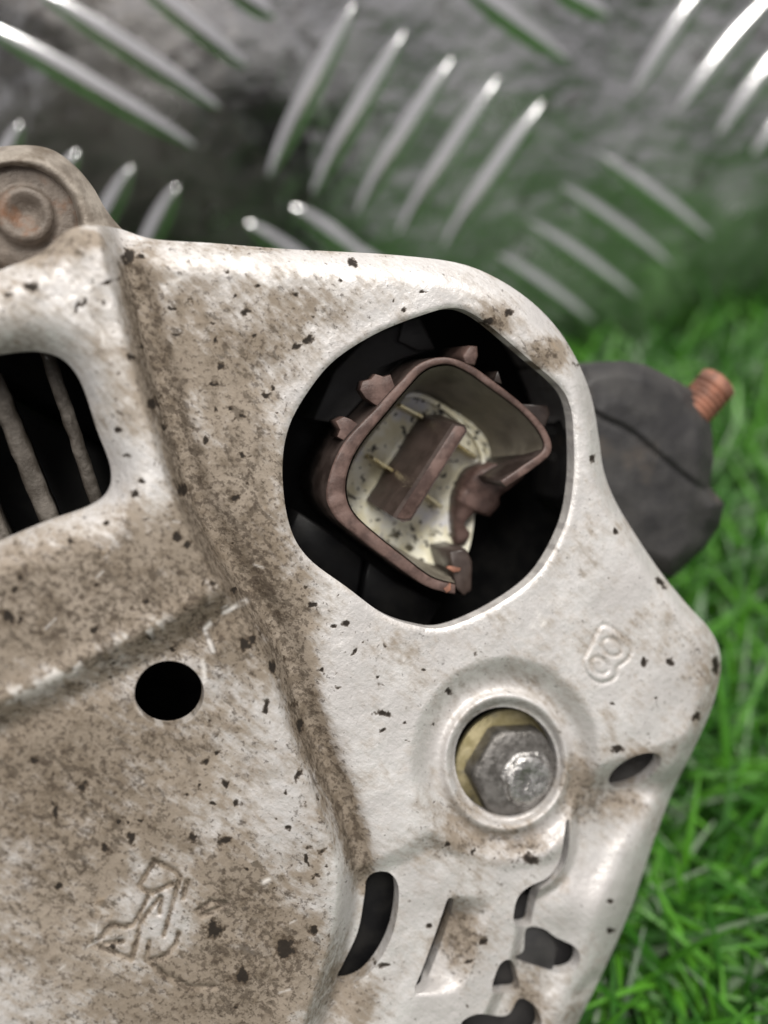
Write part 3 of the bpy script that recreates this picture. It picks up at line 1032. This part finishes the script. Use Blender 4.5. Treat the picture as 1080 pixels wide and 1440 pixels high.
# divider blade: worn top edge, tall dark flanks
dv = np.array([(636, 596), (654, 598), (657, 606), (578, 732), (566, 734), (552, 726)], float)
loft('divider', dv, -6.0, np.array([(588, 584), (612, 580), (640, 618), (566, 716), (540, 716), (512, 702)], float), -18.0, M_BLOCK, con)
dt = np.array([(640, 598), (652, 600), (655, 606), (578, 729), (568, 731), (558, 727)], float)
prism('divider_edge', dt, -5.85, -7.2, M_BROWN, con, 2)
# four contact blades
for (x1, y1, x2, y2) in ((560, 568, 598, 588), (522, 642, 556, 664), (640, 622, 672, 644), (594, 692, 624, 714)):
    a, b = P(x1, y1, -14.0), P(x2, y2, -14.0)
    a2, b2 = np.array(a), np.array(b)
    d = (b2 - a2); L = np.linalg.norm(d); d /= L
    s = np.array([-d[1], d[0], 0]) * .00030
    v = []
    for z, k in ((-18.5 * MM, 1.0), (-14.6 * MM, 1.0), (-14.0 * MM, .55)):
        for (q, sg) in ((a2, 1), (b2, 1), (b2, -1), (a2, -1)):
            m_ = (a2 + b2) / 2
            pnt = m_ + (q - m_) * (1 if k == 1 else .8) + s * sg * k
            v.append((pnt[0], pnt[1], z))
    f = []
    for r_ in range(2):
        for i in range(4):
            f.append((r_ * 4 + i, r_ * 4 + (i + 1) % 4, r_ * 4 + 4 + (i + 1) % 4, r_ * 4 + 4 + i))
    f += [(3, 2, 1, 0), (8, 9, 10, 11)]
    o = mesh('contact_blade', v, f, M_GOLD, con, False)
    fix_normals(o)
# orange flakes of fresh break
for pts, hh in (([(628, 798), (634, 796), (648, 799), (646, 804), (638, 805)], -8.0), ([(624, 828), (634, 820), (634, 830), (628, 834)], -2.7)):
    prism('chip', pts, hh, hh - .8, M_COPPER, con, 1)

# regulator housing under the cover: black moulding with ledges
reg = bpy.data.objects.new('regulator_housing', None)
COL.objects.link(reg)
reg.parent = ALT
prism('moulding', spline([(380, 640), (420, 520), (560, 420), (680, 400), (800, 500), (840, 640), (800, 800), (640, 920), (500, 880), (400, 780)]), -24.5, -30, M_BLACK, reg, 6)
prism('ledge', [(470, 520), (520, 470), (580, 450), (612, 492), (570, 506), (520, 552), (480, 596), (440, 590)], -12, -25, M_RUBBER, reg, 4)
prism('ledge', [(566, 452), (590, 446), (612, 490), (588, 494), (560, 480)], -11, -13, M_RUBBER, reg, 3)
prism('ledge', [(420, 720), (470, 752), (512, 784), (500, 846), (440, 800), (404, 750)], -13, -25, M_BLACK, reg, 5)
prism('ledge', [(518, 790), (560, 818), (620, 848), (600, 886), (540, 866), (506, 848)], -12.5, -25, M_BLACK, reg, 5)

# ---- nut, washer and stud in the recess
cw = P(714, 1074, -6.8)
nut_g = bpy.data.objects.new('fixing_nut', None)
COL.objects.link(nut_g)
nut_g.parent = ALT
lathe('washer', cw, (0, 0, 1), [(2.2, -1.0), (8.2, -1.0), (8.2, 0), (8.0, .15), (2.2, .15)], M_ZINC, nut_g)
hexp = []
cn = P(728, 1088, -3.4)
v, f = [], []
Rn = 7.1
import itertools
SEG = 48
prof = [(-4.4, 0), (-.9, 0), (-.35, 1), (0.0, 2)]
for (z, mode) in prof:
    for k in range(SEG):
        a = 2 * math.pi * k / SEG
        hexr = Rn * math.cos(math.pi / 6) / math.cos(((a + math.radians(3)) % (math.pi / 3)) - math.pi / 6)
        hexr = min(hexr, Rn * .985)
        r_ = hexr if mode == 0 else (min(hexr, Rn * .93) if mode == 1 else min(hexr, Rn * .86) * .97)
        v.append((cn[0] + r_ * MM * math.cos(a), cn[1] + r_ * MM * math.sin(a), cn[2] + z * MM))
for i in range(len(prof) - 1):
    for k in range(SEG):
        l = (k + 1) % SEG
        f.append((i * SEG + k, i * SEG + l, (i + 1) * SEG + l, (i + 1) * SEG + k))
f.append(tuple((len(prof) - 1) * SEG + k for k in range(SEG)))
o = mesh('hex_nut', v, f, M_STEEL, nut_g, True)
fix_normals(o)
cs = P(746, 1098, -2.4)
lathe('stud', (cs[0], cs[1], cn[2]), (0, 0, 1), [(4.1, -1), (4.1, .1), (3.75, .25), (3.6, .4), (3.6, .55), (3.2, .8), (2.5, .95), (1.7, .8), (.9, .65), (.3, .7)], M_STUD, nut_g, 32, True,
      False, lambda a, z: 1 + .05 * math.sin(3 * a + z * 3) + .03 * math.sin(7 * a))

# ---- slots: dark mouldings seen through the lower openings
prism('brush_holder', spline([(500, 1210), (566, 1215), (570, 1300), (540, 1380), (480, 1410), (455, 1380), (495, 1290)]), -5, -14, M_BLACK, ALT, 5)
prism('rectifier_clip', spline([(700, 1240), (790, 1300), (800, 1380), (690, 1400), (690, 1330)]), -7.2, -16, M_RUBBER, ALT, 5)
prism('rectifier_clip', [(730, 1300), (770, 1302), (784, 1332), (776, 1368), (722, 1360)], -4.8, -12, M_RUBBER, ALT, 4)
prism('rectifier_clip', spline([(630, 1415), (700, 1400), (740, 1396), (770, 1420), (760, 1480), (650, 1480)]), -8.0, -16, M_RUBBER, ALT, 5)

# ---- fins behind the window
for (a, b, wd, hh) in (((62, 486), (142, 722), 20, -6.0), ((-12, 530), (78, 752), 28, -6.0), ((-66, 600), (14, 790), 26, -6.5), ((-128, 640), (-50, 810), 30, -6.0)):
    a, b = np.array(a, float), np.array(b, float)
    d = (b - a) / np.linalg.norm(b - a)
    s = np.array([-d[1], d[0]])
    k = np.linspace(0, 1, 14)
    r = np.random.default_rng(int(a[0]) + 500)
    l1 = a + (b - a) * k[:, None] + s * (wd / 2 + r.normal(0, .8, 14))[:, None]
    l2 = a + (b - a) * k[:, None] - s * (wd / 2 + r.normal(0, .8, 14))[:, None]
    strip_wall('cooling_fin', l1, l2, hh, -16, M_FIN, ALT, .3, .1, 4)

# ---- black insulator with copper stud on the right side
BOOT = spline([(780, 560), (824, 515), (848, 509), (874, 507), (908, 513), (942, 530), (974, 548), (984, 566), (1000, 592), (1004, 645), (998, 684), (1019, 708), (1013, 736),
               (990, 772), (946, 812), (900, 792), (780, 700)], True, 1)
SEAM = spline([(820, 572), (850, 590), (884, 606), (928, 642), (972, 678), (1006, 700)], False)
FOLD = np.array([(1000, 690), (985, 720), (960, 745)], float)


def boot_h(x, y, so):
    h = -16.5 + 3.4 * (1 - np.clip(1 - so / 24, 0, 1) ** 2.0) + .02 * np.clip(so, 0, 60)
    d, s = seg_dist(x, y, SEAM, False)
    h = h - 0.9 * np.exp(-(d / 4.0) ** 2) + np.where(s > 0, -.35, 0) * sstep(0, 6, d)
    h = h - 1.6 * np.exp(-(((x - 988) / 16) ** 2 + ((y - 738) / 30) ** 2))
    h = h - 2.0 * sstep(900, 990, x) * sstep(640, 560, y)
    return h + (fbm(x, y, 60, 31, 3) - .5) * .8


term = bpy.data.objects.new('output_terminal', None)
COL.objects.link(term)
term.parent = ALT
relief('insulator_boot', BOOT, [], boot_h, 3.0, M_RUBBER, term, 16, 1)
pa, pb = P(950, 606, -19.0), P(1012, 536, -18.5)
ax = pb - pa
Ls = np.linalg.norm(ax) / MM
prof = [(3.0, 0)]
zz = .4
while zz < Ls * .74:
    prof += [(3.2, zz), (3.2, zz + .3), (2.6, zz + .5), (2.6, zz + .7), (3.2, zz + .9)]
    zz += .95
prof += [(3.2, Ls * .86), (3.2, Ls - .3), (2.8, Ls)]
lathe('threaded_stud', pa, ax, prof, M_COPPER, term, 24)

# ---- mounting lug and its bolt at the upper left
LUG = spline([(-150, 300), (-90, 236), (-30, 212), (30, 204), (72, 210), (104, 232), (130, 262), (150, 296), (176, 326), (214, 352), (240, 400), (160, 470), (0, 480), (-150, 470)])


def lug_h(x, y, so):
    r = np.hypot(x - 22, y - 322)
    h = -9.0 + 0.8 * np.exp(-((r - 100) / 12) ** 2) - 2.4 * sstep(94, 84, r)
    h = h - 2.5 * np.clip(1 - so / 26, 0, 1) ** 2
    return h + (fbm(x, y, 40, 61, 3) - .5) * .9


relief('mounting_lug', LUG, [], lug_h, 3.0, M_LUG, ALT, 18, 1)
cb = P(36, 306, -11.3)
lathe('mounting_bolt', cb, (0, 0, 1), [(7.0, -1), (7.0, .3), (6.4, 1.0), (5.2, 1.3), (4.2, 1.1), (3.6, 1.2), (3.4, 2.6), (3.0, 3.0), (2.3, 3.0), (1.7, 2.2), (.6, 1.9)], M_RUST, ALT, 40)

# ---- the machine behind the cover
cb = P(300, 1050, -6)
lathe('stator_housing', (cb[0], cb[1], 0), (0, 0, 1), [(40, -28), (52, -29), (54, -31), (54, -38), (50, -43), (20, -44)][::-1], M_BODY, ALT, 64)
lathe('pulley', (cb[0], cb[1], 0), (0, 0, 1), [(10, -43.5), (24, -44), (26, -45), (23, -46.5), (26, -48), (23, -49.5), (26, -51), (26, -53), (10, -53)][::-1], M_STEEL, ALT, 48)
backing_out = offset_poly(OUT, 30)
prism('dark_backing', backing_out[::3], -25.2, -29, M_BLACK, ALT, 6)  # added black slab stands in for the darkness behind the openings

bpy.context.view_layer.update()
zmin = min((o.matrix_world @ Vector(c)).z for o in ALT.children_recursive if o.type == 'MESH' for c in
           ([v.co for v in o.data.vertices] if len(o.data.vertices) < 5000 else o.bound_box))
print('ALT lowest z', zmin)
# move the root to the base of the machine, parts stay where they are
shift = Matrix.Translation((float(cb[0]), float(cb[1]), -.053))
ALT.matrix_world = ALT_M @ shift
for ch in ALT.children:
    ch.matrix_parent_inverse = shift.inverted()
